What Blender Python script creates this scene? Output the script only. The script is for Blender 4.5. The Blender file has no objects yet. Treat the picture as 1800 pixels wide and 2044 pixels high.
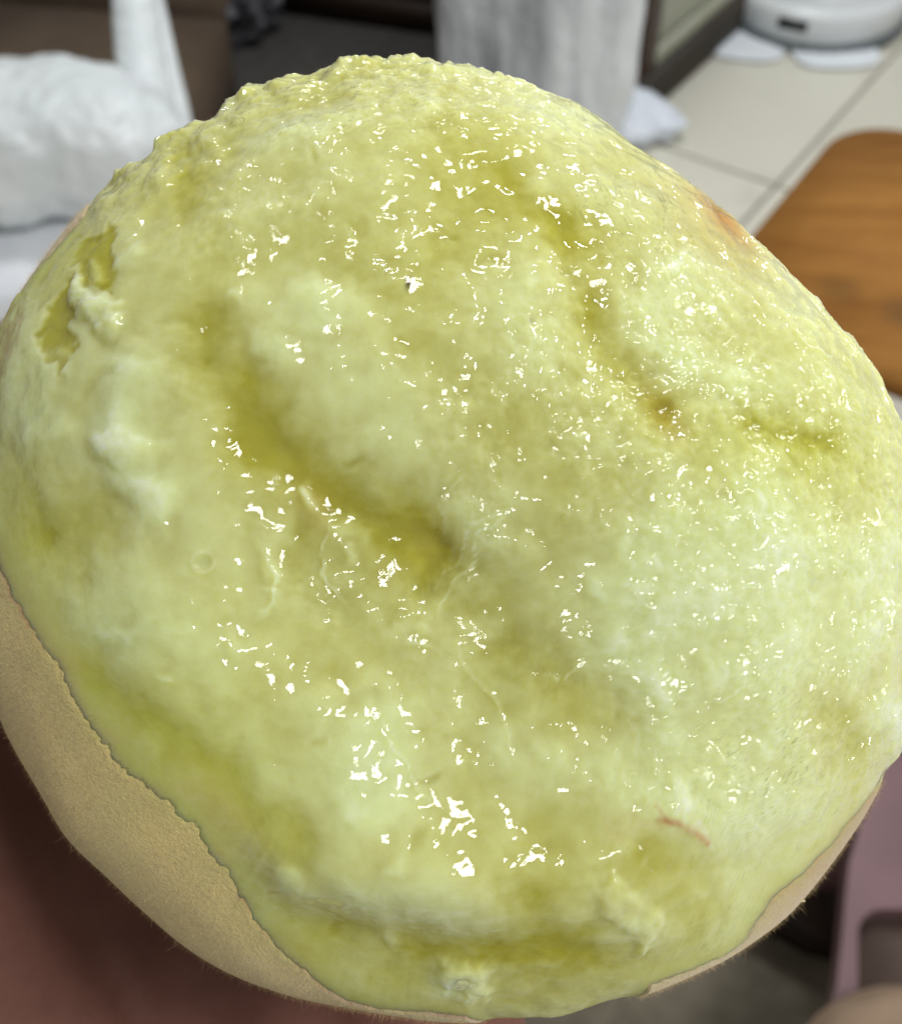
import bpy, bmesh, math, random
import numpy as np
from mathutils import Vector, Matrix

sc = bpy.context.scene
R = math.radians

# ------------------------------------------------------------------ camera
CAM_H, PITCH, HFOV = 1.15, 48.0, 40.0
cam_d = bpy.data.cameras.new("camera")
cam = bpy.data.objects.new("camera", cam_d)
sc.collection.objects.link(cam)
cam.location = (0, 0, CAM_H)
cam.rotation_euler = (R(90 - PITCH), 0, 0)
cam_d.sensor_fit = 'HORIZONTAL'
cam_d.sensor_width = 36
cam_d.lens = 18 / math.tan(R(HFOV / 2))
cam_d.clip_start, cam_d.clip_end = 0.01, 60
cam_d.dof.use_dof = True
cam_d.dof.focus_distance = 0.089
cam_d.dof.aperture_fstop = cam_d.lens / 0.9
sc.camera = cam

# ------------------------------------------------------------------ world: dim even light of the room
w = bpy.data.worlds.new("World"); sc.world = w; w.use_nodes = True
bg = w.node_tree.nodes['Background']
bg.inputs[0].default_value = (1.0, 0.97, 0.92, 1)
bg.inputs[1].default_value = 0.25

# ------------------------------------------------------------------ ceiling lamp and an added fill lamp
def area(name, loc, size, energy, color, target):
    d = bpy.data.lights.new(name, 'AREA'); d.shape = 'RECTANGLE'
    d.size, d.size_y = size; d.energy = energy; d.color = color
    o = bpy.data.objects.new(name, d); sc.collection.objects.link(o)
    o.location = loc
    o.rotation_euler = (Vector(target) - Vector(loc)).to_track_quat('-Z', 'Y').to_euler()
    return o
area('ceiling_or_fill_lamp', (1.10, -0.40, 2.62), (1.12, 0.60), 43, (0.985, 0.99, 1.0), (0.9, 0.1, 0))
area('ceiling_or_fill_lamp', (0.45, 1.95, 2.62), (0.70, 0.35), 28, (0.96, 0.985, 1.0), (0.45, 1.96, 0))  # added fill lamp for the background and the top of the peach

vs = sc.view_settings
vs.view_transform = 'Standard'; vs.look = 'None'; vs.exposure = 0.0; vs.gamma = 1.0
sc.cycles.use_denoising = True
sc.cycles.max_bounces = 8
sc.cycles.sample_clamp_indirect = 6.0

# ------------------------------------------------------------------ geometry helpers
FPX = 900 / math.tan(R(HFOV / 2))          # photo measured on an 1800 x 2044 grid
sP, cP = math.sin(R(PITCH)), math.cos(R(PITCH))
CAMP = Vector((0, 0, CAM_H))
def ray(px, py):
    a, b = (px - 900) / FPX, -(py - 1022) / FPX
    return Vector((a, b * sP + cP, b * cP - sP))
def on_z(px, py, z=0.0):
    d = ray(px, py); return CAMP + d * ((z - CAM_H) / d.z)
def at_depth(px, py, dep):
    return CAMP + ray(px, py) * dep

rng = np.random.default_rng(7)
_perm = rng.permutation(256); _perm = np.concatenate([_perm, _perm, _perm])
_g = np.array([[1,1,0],[-1,1,0],[1,-1,0],[-1,-1,0],[1,0,1],[-1,0,1],[1,0,-1],[-1,0,-1],[0,1,1],[0,-1,1],[0,1,-1],[0,-1,-1]], float)
def noise(p, s=1.0, off=0.0):
    """gradient noise, p (n,3), feature size s"""
    q = p / s + np.array([off * 1.37 + 100.3, off * 2.11 + 100.7, off * 0.73 + 100.1])
    i = np.floor(q).astype(int); f = q - i; i &= 255
    u = f * f * f * (f * (f * 6 - 15) + 10)
    def gr(dx, dy, dz):
        h = _perm[_perm[_perm[(i[:,0]+dx) & 255] + ((i[:,1]+dy) & 255)] + ((i[:,2]+dz) & 255)] % 12
        g = _g[h]
        return g[:,0]*(f[:,0]-dx) + g[:,1]*(f[:,1]-dy) + g[:,2]*(f[:,2]-dz)
    def L(a, b, t): return a + (b - a) * t
    x0 = L(gr(0,0,0), gr(1,0,0), u[:,0]); x1 = L(gr(0,1,0), gr(1,1,0), u[:,0])
    x2 = L(gr(0,0,1), gr(1,0,1), u[:,0]); x3 = L(gr(0,1,1), gr(1,1,1), u[:,0])
    return L(L(x0, x1, u[:,1]), L(x2, x3, u[:,1]), u[:,2])
def fbm(p, s, o=3, off=0.0):
    r, a = 0, 1.0
    for k in range(o):
        r = r + a * noise(p, s / 2**k, off + 7.3 * k); a *= 0.5
    return r
def sstep(a, b, x):
    t = np.clip((x - a) / (b - a), 0, 1); return t * t * (3 - 2 * t)

def link(name, me, parent=None, mat=None, smooth=True):
    o = bpy.data.objects.new(name, me); sc.collection.objects.link(o)
    if parent is not None: o.parent = parent
    if mat is not None: me.materials.append(mat)
    if smooth and len(me.polygons):
        me.polygons.foreach_set('use_smooth', [True] * len(me.polygons))
    return o
def mesh_np(name, v, f):
    me = bpy.data.meshes.new(name)
    v = np.asarray(v, np.float32); f = np.asarray(f, np.int32)
    n = f.shape[1]
    me.vertices.add(len(v)); me.vertices.foreach_set('co', v.ravel())
    me.loops.add(f.size); me.loops.foreach_set('vertex_index', f.ravel())
    me.polygons.add(len(f))
    me.polygons.foreach_set('loop_start', np.arange(0, f.size, n, dtype=np.int32))
    me.update(calc_edges=True); me.validate()
    return me
def attr(me, name, val):
    a = me.attributes.new(name, 'FLOAT', 'POINT'); a.data.foreach_set('value', np.asarray(val, np.float32))
def grid_faces(nu, nv, wrap=False):
    """nu rows, nv columns, index = i*nv + j"""
    i, j = np.meshgrid(np.arange(nu - 1), np.arange(nv if wrap else nv - 1), indexing='ij')
    j2 = (j + 1) % nv
    return np.stack([i*nv+j, (i+1)*nv+j, (i+1)*nv+j2, i*nv+j2], -1).reshape(-1, 4)
def empty(name, loc=(0,0,0), rot=(0,0,0)):
    o = bpy.data.objects.new(name, None); sc.collection.objects.link(o)
    o.location = loc; o.rotation_euler = rot; o.empty_display_size = 0.02
    return o
def tag(o, label, cat, group=None):
    o['label'] = label; o['category'] = cat
    if group: o['group'] = group
    return o
def bm_obj(name, bm, mat, parent=None, bevel=0.0, seg=2, smooth=True):
    if bevel:
        es = [e for e in bm.edges if len(e.link_faces) == 2 and e.calc_face_angle(0) > 0.6]
        bmesh.ops.bevel(bm, geom=es, offset=bevel, segments=seg, affect='EDGES', profile=0.5, clamp_overlap=True)
    bmesh.ops.recalc_face_normals(bm, faces=bm.faces)
    me = bpy.data.meshes.new(name); bm.to_mesh(me); bm.free()
    return link(name, me, parent, mat, smooth)
def bm_prism(bm, pts, z0, z1):
    """pts: list of (x,y) ; straight prism"""
    a = [bm.verts.new((p[0], p[1], z0)) for p in pts]
    b = [bm.verts.new((p[0], p[1], z1)) for p in pts]
    bm.faces.new(a[::-1]); bm.faces.new(b)
    n = len(pts)
    for k in range(n): bm.faces.new((a[k], a[(k+1)%n], b[(k+1)%n], b[k]))
def bm_box(bm, c, ux, uy, hx, hy, z0, z1):
    """box centred at c in plan with plan axes ux, uy"""
    P = [(c[0]+ux[0]*a*hx+uy[0]*b*hy, c[1]+ux[1]*a*hx+uy[1]*b*hy) for a, b in ((-1,-1),(1,-1),(1,1),(-1,1))]
    bm_prism(bm, P, z0, z1)

# ------------------------------------------------------------------ material helpers
def mat(name, base=(0.5,0.5,0.5), rough=0.5, **kw):
    m = bpy.data.materials.new(name); m.use_nodes = True
    b = m.node_tree.nodes['Principled BSDF']
    b.inputs['Base Color'].default_value = (*base, 1); b.inputs['Roughness'].default_value = rough
    for k, v in kw.items(): b.inputs[k.replace('_', ' ')].default_value = v
    return m, m.node_tree, b
class NT:
    def __init__(s, nt): s.nt = nt
    def n(s, t, **kw):
        x = s.nt.nodes.new(t)
        for k, v in kw.items():
            if k.startswith('_'): x.inputs[k[1:].replace('_', ' ')].default_value = v
            else: setattr(x, k, v)
        return x
    def l(s, a, b): s.nt.links.new(a, b)
    def noise(s, scale, detail=3, rough=0.5, vec=None, dis=0.0):
        x = s.n('ShaderNodeTexNoise', _Scale=scale, _Detail=detail, _Roughness=rough, _Distortion=dis)
        if vec is None:
            vec = s.n('ShaderNodeTexCoord').outputs['Object']
        s.l(vec, x.inputs['Vector']); return x.outputs['Fac']
    def ramp(s, fac, stops, interp='LINEAR'):
        x = s.n('ShaderNodeValToRGB'); x.color_ramp.interpolation = interp
        e = x.color_ramp.elements
        while len(e) < len(stops): e.new(0.5)
        for k, (p, c) in enumerate(stops):
            e[k].position = p; e[k].color = (*c, 1) if len(c) == 3 else c
        s.l(fac, x.inputs['Fac']); return x.outputs['Color']
    def mix(s, fac, a, b, blend='MIX'):
        x = s.n('ShaderNodeMix', data_type='RGBA', blend_type=blend)
        for sock, v in ((x.inputs[0], fac), (x.inputs[6], a), (x.inputs[7], b)):
            if hasattr(v, 'is_linked') or hasattr(v, 'links'): s.l(v, sock)
            elif isinstance(v, (int, float)): sock.default_value = v
            else: sock.default_value = (*v, 1)
        return x.outputs[2]
    def math(s, op, a, b=None, c=None):
        x = s.n('ShaderNodeMath', operation=op)
        for k, v in enumerate((a, b, c)):
            if v is None: continue
            if isinstance(v, (int, float)): x.inputs[k].default_value = v
            else: s.l(v, x.inputs[k])
        return x.outputs[0]
    def attr(s, name):
        return s.n('ShaderNodeAttribute', attribute_name=name).outputs['Fac']
    def bump(s, h, strength, dist, normal=None):
        x = s.n('ShaderNodeBump', _Strength=strength, _Distance=dist)
        s.l(h, x.inputs['Height'])
        if normal is not None: s.l(normal, x.inputs['Normal'])
        return x.outputs['Normal']
def simple(name, c1, c2, scale, rough=0.5, bump=0.0, bscale=None, bdist=0.002, **kw):
    """two-tone mottled material with a little relief"""
    m, nt, b = mat(name, c1, rough, **kw); t = NT(nt)
    f = t.noise(scale, 4, 0.55)
    t.l(t.ramp(f, [(0.35, c1), (0.65, c2)]), b.inputs['Base Color'])
    if bump:
        t.l(t.bump(t.noise(bscale or scale * 4, 3), bump, bdist), b.inputs['Normal'])
    return m

# ================================================================== SETTING
UX = (math.cos(R(55.5)), math.sin(R(55.5)))            # direction the cupboard and tiles run in
VX = (math.sin(R(55.5)), -math.cos(R(55.5)))

# floor: base sheet + individual tiles
grout = simple('grout', (0.28,0.26,0.21), (0.34,0.32,0.26), 30, 0.8)
bm = bmesh.new(); bm_prism(bm, [(-9,-7),(9,-7),(9,11),(-9,11)], -0.05, -0.004)
fl = bm_obj('floor', bm, grout); fl['kind'] = 'structure'
tile_m, nt, b = mat('floor_tile', (0.45,0.43,0.36), 0.28); t = NT(nt)
f = t.noise(1.6, 5, 0.6)
col = t.ramp(f, [(0.3,(0.63,0.615,0.52)),(0.7,(0.72,0.705,0.61))])
t.l(t.mix(t.math('MULTIPLY', t.ramp(t.noise(9, 4), [(0.58,(0,0,0)),(0.75,(1,1,1))]), 0.3), col, (0.33,0.31,0.25)), b.inputs['Base Color'])
t.l(t.math('MULTIPLY_ADD', t.noise(14, 3), 0.25, 0.2), b.inputs['Roughness'])
TS = 0.60
g0 = on_z(1593, 320, 0)                                 # grout line passes here
bm = bmesh.new()
h = TS/2 - 0.004
bm_box(bm, (0,0), (1,0), (0,1), h, h, -0.004, 0.0)
bmesh.ops.bevel(bm, geom=[e for e in bm.edges if min(v.co.z for v in e.verts) > -0.001], offset=0.0012, segments=2, affect='EDGES')
tile_me = bpy.data.meshes.new('tile'); bm.to_mesh(tile_me); bm.free(); tile_me.materials.append(tile_m)
for i in range(-8, 12):
    for j in range(-10, 10):
        cx = g0.x + UX[0]*(i+0.35)*TS + VX[0]*(j+0.5)*TS
        cy = g0.y + UX[1]*(i+0.35)*TS + VX[1]*(j+0.5)*TS
        if abs(cx) < 3.2 and -1.6 < cy < 5.2:
            o = bpy.data.objects.new('tile', tile_me); sc.collection.objects.link(o)
            o.parent = fl; o.location = (cx, cy, 0); o.rotation_euler = (0, 0, R(55.5))

def px_poly(pts, z): return [on_z(x, y, z)[:2] for x, y in pts]

# dark sheets on the floor, added in place of cast shade
shade_m = simple('shade_sheet_taupe', (0.062,0.057,0.050), (0.090,0.083,0.074), 60, 0.9, 0.5, 900, 0.002)
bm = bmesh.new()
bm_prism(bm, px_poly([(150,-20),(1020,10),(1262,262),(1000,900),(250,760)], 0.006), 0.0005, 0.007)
tag(bm_obj('floor_shade_sheet', bm, shade_m, bevel=0.002), 'dark taupe sheet standing in for floor shade between the white bags and the dark brown cabinet', 'mat', 'dark floor shade sheets')
shade2 = simple('shade_sheet_olive', (0.15,0.13,0.092), (0.20,0.175,0.128), 60, 0.9, 0.5, 900, 0.002)
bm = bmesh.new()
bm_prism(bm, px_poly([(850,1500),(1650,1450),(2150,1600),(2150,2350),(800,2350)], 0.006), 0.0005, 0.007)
tag(bm_obj('floor_shade_sheet', bm, shade2, bevel=0.002), 'dark olive brown sheet standing in for floor shade under the mauve plastic stool at lower right', 'mat', 'dark floor shade sheets')

# dark brown cabinet behind
brown = simple('dark_brown_wood', (0.016,0.008,0.004), (0.030,0.014,0.007), 9, 0.45, 0.15, 60)
a, b_ = on_z(560, 20, 0.012), on_z(905, 70, 0.012)
ux = Vector((b_.x-a.x, b_.y-a.y)).normalized(); uy = Vector((-ux.y, ux.x))
if uy.y < 0: uy = -uy
mid = Vector((a.x+b_.x, a.y+b_.y))/2 + ux*0.06; hw = 0.30
cab = tag(empty('cabinet', (0,0,0)), 'dark brown wooden cabinet low at the top of the picture behind the bags', 'cabinet')
bm = bmesh.new(); bm_box(bm, mid+uy*0.16, ux, uy, hw, 0.15, 0.008, 0.75); bm_obj('body', bm, brown, cab, 0.004)
for s in (-1, 1):
    bm = bmesh.new(); bm_box(bm, mid+ux*s*hw*0.5+uy*0.003, ux, uy, hw*0.47, 0.006, 0.075, 0.72)
    d = bm_obj('door', bm, brown, cab, 0.002)
    bm = bmesh.new(); bm_box(bm, mid+ux*s*hw*0.1-uy*0.010, ux, uy, 0.006, 0.006, 0.36, 0.46); bm_obj('handle', bm, brown, d, 0.002)
bm = bmesh.new(); bm_box(bm, mid+uy*0.004, ux, uy, hw*0.985, 0.006, 0.010, 0.068); bm_obj('plinth', bm, brown, cab, 0.002)

# cream cupboard with brown post on a dark plinth
cream = simple('cream_panel', (0.52,0.54,0.45), (0.60,0.62,0.52), 6, 0.35)
plin = simple('plinth_dark', (0.030,0.024,0.017), (0.045,0.036,0.026), 12, 0.6)
post_m = simple('post_brown', (0.050,0.018,0.006), (0.075,0.028,0.010), 20, 0.4)
cup = tag(empty('cupboard', (0,0,0)), 'cream sided cupboard with brown corner post and dark plinth beside the white round robot', 'cupboard')
w1 = on_z(1254, 271, 0); U = Vector(UX); N = Vector((-UX[1], UX[0]))
W1 = Vector((w1.x, w1.y))
def cup_box(name, s0, s1, n0, n1, z0, z1, m, par=cup, bev=0.003):
    bm = bmesh.new(); c = W1 + U*(s0+s1)/2 + N*(n0+n1)/2
    bm_box(bm, c, U, N, (s1-s0)/2, (n1-n0)/2, z0, z1); return bm_obj(name, bm, m, par, bev)
cup_box('plinth', 0.05, 1.9, 0.0, 0.30, 0.008, 0.085, plin)
pf = on_z(1272, 142, 0.085); sp = (Vector((pf.x, pf.y)) - W1).dot(U)
cup_box('post', sp-0.022, sp+0.022, 0.004, 0.05, 0.0855, 1.5, post_m)
cup_box('side_panel', sp+0.0225, 1.88, 0.014, 0.05, 0.0855, 1.5, cream)
cup_box('rail', sp+0.0225, 1.88, 0.006, 0.0135, 0.0855, 0.12, simple('rail_grey', (0.36,0.37,0.28),(0.42,0.43,0.34), 8, 0.4), bev=0.002)

# ------------------------------------------------------------------ lathe helper
def lathe(name, prof, n, m, parent=None, loc=(0,0,0)):
    prof = np.array(prof); a = np.linspace(0, 2*np.pi, n, endpoint=False)
    v = np.stack([prof[:,0][:,None]*np.cos(a), prof[:,0][:,None]*np.sin(a), np.repeat(prof[:,1][:,None], n, 1)], -1).reshape(-1, 3)
    me = mesh_np(name, v, grid_faces(len(prof), n, True)[:, ::-1]); o = link(name, me, parent, m); o.location = loc
    return o
# white round robot
white = simple('white_plastic', (0.66,0.70,0.72), (0.72,0.75,0.77), 5, 0.3)
grey_rim = simple('grey_rim', (0.09,0.11,0.12), (0.13,0.15,0.16), 9, 0.5)
black = simple('black_plastic', (0.006,0.007,0.008), (0.014,0.015,0.016), 30, 0.35)
fr = on_z(1602, 97, 0.012)
rc = Vector((fr.x, fr.y)) + Vector((fr.x, fr.y)).normalized()*0.172
rob = tag(empty('floor_robot', (rc.x, rc.y, 0)), 'white round floor cleaning robot with a black slot on its side', 'robot')
lathe('body', [(0,0.020),(0.168,0.020),(0.172,0.024),(0.172,0.070),(0.168,0.076),(0.150,0.078),(0.147,0.082),(0.145,0.100),(0.138,0.105),(0,0.106)], 96, white, rob)
lathe('rim', [(0,0.008),(0.172,0.008),(0.181,0.011),(0.181,0.016),(0.172,0.0195),(0,0.0196)], 96, grey_rim, rob)
lathe('turret', [(0,0.1065),(0.048,0.1065),(0.048,0.120),(0.042,0.125),(0,0.126)], 48, grey_rim, rob)
dirc = Vector((-rc.x, -rc.y)).normalized()
ang = math.atan2(dirc.y, dirc.x) - 0.16
bm = bmesh.new(); e = Vector((math.cos(ang), math.sin(ang)))
bm_box(bm, e*0.1695, (-e.y, e.x), e, 0.027, 0.004, 0.044, 0.064); bm_obj('slot', bm, black, rob, 0.002)
padm = simple('mop_cloth', (0.72,0.77,0.82), (0.80,0.84,0.87), 40, 0.9, 0.4, 300)
def blob(name, m, parent, c, ax, rad, e=2.6, amp=0.0, s=0.05, nu=60, nv=90, ridged=False, off=0.0, flat=None, st=(1,1,1)):
    """closed superellipsoid with fractal relief; ax = three axes"""
    th = np.linspace(0.001, np.pi-0.001, nu); ph = np.linspace(0, 2*np.pi, nv, endpoint=False)
    T, P_ = np.meshgrid(th, ph, indexing='ij')
    def sg(x): return np.sign(x)*np.abs(x)**(2/e)
    x = np.stack([sg(np.sin(T))*sg(np.cos(P_)), sg(np.sin(T))*sg(np.sin(P_)), sg(np.cos(T))], -1).reshape(-1, 3)
    p = x*np.array(rad)
    nrm = x/np.linalg.norm(x, axis=1)[:, None]
    if amp:
        if ridged:
            h_ = 0; a_ = 1
            for k in range(4):
                h_ = h_ + a_*(0.5 - np.abs(noise(p*np.array(st), s/2**k, off+5*k))*1.6); a_ *= 0.55
        else: h_ = fbm(p, s, 4, off)
        p = p + nrm*(h_*amp)[:, None]
    A = np.array([list(v) for v in ax])
    v = p @ A + np.array(list(c))
    if flat is not None: v[:, 2] = np.maximum(v[:, 2], flat)
    return link(name, mesh_np(name, v, grid_faces(nu, nv, True)), parent, m)
I3 = ((1,0,0),(0,1,0),(0,0,1))
for (x0, y0, x1, y1) in ((1408,98,1568,112), (1578,122,1752,118)):
    q = on_z((x0+x1)/2, (y0+y1)/2-18, 0.006); qa, qb = on_z(x0, y0, 0.006), on_z(x1, y1, 0.006)
    d = (qb-qa); L = d.length/2; d.normalize()
    loc = Vector((q.x-rc.x, q.y-rc.y, 0.0065))
    blob('mop_pad', padm, rob, loc, ((d.x,d.y,0),(-d.y,d.x,0),(0,0,1)), (L, 0.062, 0.006), 3.0, 0.002, 0.02, 24, 60)

# ------------------------------------------------------------------ bags
bag_m, nt, b = mat('white_film', (0.70,0.74,0.74), 0.32, Subsurface_Weight=0.0); t = NT(nt)
t.l(t.ramp(t.noise(9, 4), [(0.3,(0.76,0.82,0.83)),(0.7,(0.86,0.90,0.91))]), b.inputs['Base Color'])
t.l(t.bump(t.noise(24, 4, 0.55), 0.7, 0.014), b.inputs['Normal'])
# white package under the left bag
pk_m = simple('package_film', (0.74,0.78,0.84), (0.84,0.86,0.88), 10, 0.4, 0.4, 50, 0.006)
tape = simple('tan_tape', (0.36,0.28,0.19), (0.48,0.40,0.30), 30, 0.5)
bagp = on_z(60, 425, 0.24)
pk = tag(empty('parcel', (bagp.x-0.06, bagp.y-0.02, 0), (0,0,R(6))), 'white wrapped parcel with tan tape under the left white bag', 'parcel')
blob('wrapping', pk_m, pk, (0,0,0.121), I3, (0.24,0.15,0.118), 5.5, 0.010, 0.08, 60, 100)
blob('tape', tape, pk, (0.0,-0.140,0.190), I3, (0.20,0.010,0.009), 4, 0.002, 0.02, 16, 60)
# left white shopping bag
lb = tag(empty('shopping_bag', (bagp.x-0.075, bagp.y+0.03, 0.243)), 'white crumpled plastic shopping bag with upright handle strap at upper left', 'plastic bag', 'white plastic bags')
lbp = Vector(lb.location)
blob('bag_body', bag_m, lb, (0.055,0,0.082), I3, (0.235,0.10,0.088), 2.3, 0.016, 0.20, 140, 200, True, 3.0, flat=0.0, st=(1,1,0.7))
def ribbon(name, m, parent, pts, wid, thick, n=60, origin=Vector((0,0,0)), facing=None, fold=0.35):
    """band of real thickness with a curved cross-section along a smooth path"""
    P = np.array([list(Vector(p)-origin) for p in pts]); W = np.array(wid)
    tt = np.linspace(0, len(P)-1, n); idx = np.arange(len(P))
    def cr(A):
        out = []
        for x in tt:
            k = min(int(x), len(P)-2); u = x-k
            p0, p1, p2, p3 = A[max(k-1,0)], A[k], A[k+1], A[min(k+2,len(P)-1)]
            out.append(0.5*((2*p1)+(-p0+p2)*u+(2*p0-5*p1+4*p2-p3)*u*u+(-p0+3*p1-3*p2+p3)*u**3))
        return np.array(out)
    C = cr(P); Wd = cr(W); D = np.gradient(C, axis=0); D /= np.linalg.norm(D, axis=1)[:, None]
    F = np.array(list(facing)); S = np.cross(D, F); S /= np.linalg.norm(S, axis=1)[:, None]
    Nn = np.cross(S, D)
    m_ = 16; rows = []
    for k in range(n):
        ring = []
        for a_ in np.linspace(0, 2*np.pi, m_, endpoint=False):
            cx, sx = np.cos(a_), np.sin(a_)
            off_ = fold*Wd[k]*(cx*cx-0.4)
            ring.append(C[k]+S[k]*cx*Wd[k]+Nn[k]*(np.sign(sx)*abs(sx)**0.6*thick - off_))
        rows.append(ring)
    v = np.array(rows).reshape(-1, 3)
    f_ = grid_faces(n, m_, True)
    me = bpy.data.meshes.new(name)
    me.from_pydata(v.tolist(), [], f_.tolist()+[list(range(m_))[::-1], list(range((n-1)*m_, n*m_))]); me.update()
    return link(name, me, parent, m)
dep = (lbp - CAMP).dot(Vector((0, cP, -sP)))
fac = -ray(300, 150).normalized()
ribbon('handle', bag_m, lb, [at_depth(335,370,dep-0.02), at_depth(300,230,dep), at_depth(276,90,dep), at_depth(266,-40,dep), at_depth(262,-150,dep+0.01)],
       [0.040,0.034,0.031,0.027,0.022], 0.004, 60, lbp, fac, 0.45)
ribbon('handle', bag_m, lb, [at_depth(372,380,dep+0.03), at_depth(352,240,dep+0.03), at_depth(325,110,dep+0.03), at_depth(298,-20,dep+0.03), at_depth(272,-150,dep+0.02)],
       [0.022,0.020,0.018,0.016,0.012], 0.004, 60, lbp, fac, 0.6)

# translucent bag in the middle
film, nt, b = mat('clear_film', (0.50,0.54,0.58), 0.3); t = NT(nt)
mpb = t.n('ShaderNodeMapping'); mpb.inputs['Scale'].default_value = (13, 13, 2.6); t.l(t.n('ShaderNodeTexCoord').outputs['Object'], mpb.inputs['Vector'])
t.l(t.ramp(t.noise(1.0, 4, 0.6, mpb.outputs['Vector']), [(0.34,(0.42,0.45,0.47)),(0.58,(0.88,0.92,0.95))]), b.inputs['Base Color'])
t.l(t.bump(t.noise(26, 5, 0.6), 0.7, 0.012), b.inputs['Normal'])
mb0 = on_z(1075, 300, 0.007)
mb = tag(empty('plastic_bag', (mb0.x, mb0.y, 0.007)), 'hazy grey white plastic bag standing in front of the brown post, top centre', 'plastic bag', 'white plastic bags')
blob('bag_body', film, mb, (-0.012,0.05,0.20), I3, (0.150,0.085,0.26), 3.2, 0.022, 0.15, 120, 160, True, 11.0, flat=0.0, st=(1,1,0.22))
c0 = on_z(1235, 225, 0.03) - Vector(mb.location)
film2 = simple('film_bright', (0.62,0.68,0.76), (0.76,0.81,0.88), 12, 0.3, 0.6, 40, 0.008)
blob('bag_corner', film2, mb, c0, ((0.9,-0.25,0),(0.25,0.9,0),(-0.45,0.2,0.9)), (0.125,0.09,0.075), 1.25, 0.012, 0.06, 70, 100, True, 4.0, flat=0.0)

# brown paper bag / box behind the left bag
kraft = simple('kraft', (0.085,0.056,0.033), (0.125,0.086,0.054), 5, 0.8, 0.3, 30, 0.004)
kb0 = on_z(90, 120, 0.20)
kb = tag(empty('cardboard_box', (kb0.x, kb0.y, 0), (0,0,R(-9))), 'brown cardboard box with raised flaps behind the white shopping bag', 'cardboard box')
bm = bmesh.new(); bm_box(bm, (0,0), (1,0), (0,1), 0.24, 0.17, 0.0, 0.20); bm_obj('body', bm, kraft, kb, 0.003)
for s in (-1, 1):
    bm = bmesh.new(); bm_box(bm, (0, s*0.172), (1,0), (0,1), 0.236, 0.0025, 0, 0.10)
    o = bm_obj('flap', bm, kraft, kb, 0.001); o.location = (0,0,0.2005)
    o.rotation_euler = (0,0,0)
    for v in o.data.vertices:
        v.co.y += s*v.co.z*0.9; v.co.z *= 0.55
# fabric heaps
def fabric(name, c1, c2, sc_):
    m, nt, b = mat(name, c1, 0.9); t = NT(nt)
    v = t.noise(sc_, 3, 0.6)
    t.l(t.ramp(v, [(0.44,c1),(0.56,c2)]), b.inputs['Base Color']); return m
patt = fabric('patterned_fabric', (0.006,0.006,0.008), (0.14,0.14,0.155), 24)
p_ = on_z(410, 40, 0.03)
blo = blob('patterned_cloth', patt, None, (0,0,0.075), I3, (0.135,0.11,0.085), 2.2, 0.03, 0.08, 80, 110, True, 2.0, flat=0.008)
blo.location = (p_.x, p_.y+0.03, 0); tag(blo, 'crumpled black and grey patterned cloth heap beside the handle strap', 'cloth')
p_ = on_z(80, 15, 0.12)
blk = fabric('black_fabric', (0.004,0.004,0.006), (0.010,0.010,0.014), 10)
bb = tag(empty('black_bundle', (p_.x-0.05, p_.y+0.33, 0)), 'black fabric bundle with a red patch at the top left corner', 'bundle')
blob('cloth_body', blk, bb, (0,0,0.21), I3, (0.33,0.13,0.21), 2.6, 0.03, 0.12, 70, 100, True, 8.0, flat=0.008)
q = at_depth(138, 18, 2.62) - Vector(bb.location)
blob('red_patch', simple('red_cloth', (0.22,0.012,0.006),(0.32,0.02,0.01), 20, 0.8), bb, q, I3, (0.045,0.03,0.045), 2.0, 0.012, 0.04, 30, 40)

# ------------------------------------------------------------------ wooden stool at right
zs = 0.45
wood, nt, b = mat('orange_wood', (0.33,0.16,0.04), 0.7, Specular_IOR_Level=0.2); t = NT(nt)
tc = t.n('ShaderNodeTexCoord'); mp = t.n('ShaderNodeMapping'); mp.inputs['Scale'].default_value = (3, 16, 3)
mp.inputs['Rotation'].default_value = (0, 0, R(-20)); t.l(tc.outputs['Object'], mp.inputs['Vector'])
col = t.ramp(t.noise(2.6, 5, 0.6, mp.outputs['Vector']), [(0.3,(0.26,0.105,0.018)),(0.7,(0.40,0.185,0.040))])
kn = t.n('ShaderNodeTexVoronoi', _Scale=9.0); t.l(tc.outputs['Object'], kn.inputs['Vector'])
t.l(t.mix(t.ramp(kn.outputs['Distance'], [(0.08,(0.8,0.8,0.8)),(0.30,(0,0,0))]), col, (0.11,0.06,0.02)), b.inputs['Base Color'])
st = tag(empty('wooden_stool', (0,0,0)), 'orange brown wooden stool with rounded seat corners on the right behind the peach', 'stool')
l0 = on_z(1500, 470, zs); l1 = on_z(1650, 290, zs)
su = Vector((l1.x-l0.x, l1.y-l0.y)).normalized(); sv = Vector((su.y, -su.x))
o2 = Vector((l0.x, l0.y)); uu0, uu1, vv0, vv1, rr_ = -0.118, 0.262, 0.0, 0.33, 0.075
pts = []
for (cu, cv, a0) in ((uu1-rr_, vv0+rr_, 90), (uu1-rr_, vv1-rr_, 0), (uu0+rr_, vv1-rr_, -90), (uu0+rr_, vv0+rr_, 180)):
    for k in range(9):
        a_ = R(a0 + 90 - k*90/8); pts.append(o2 + su*(cu + rr_*math.sin(a_+math.pi/2)*0 + rr_*math.cos(a_ - R(90))) + sv*(cv - rr_*math.sin(a_ - R(90))))
bm = bmesh.new(); bm_prism(bm, pts, zs-0.022, zs); bm_obj('seat', bm, wood, st, 0.004, 3)
legm = simple('stool_leg_black', (0.008,0.008,0.008), (0.014,0.013,0.012), 20, 0.4)
capm = simple('stool_cap', (0.45,0.45,0.43), (0.55,0.55,0.53), 20, 0.5)
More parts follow.
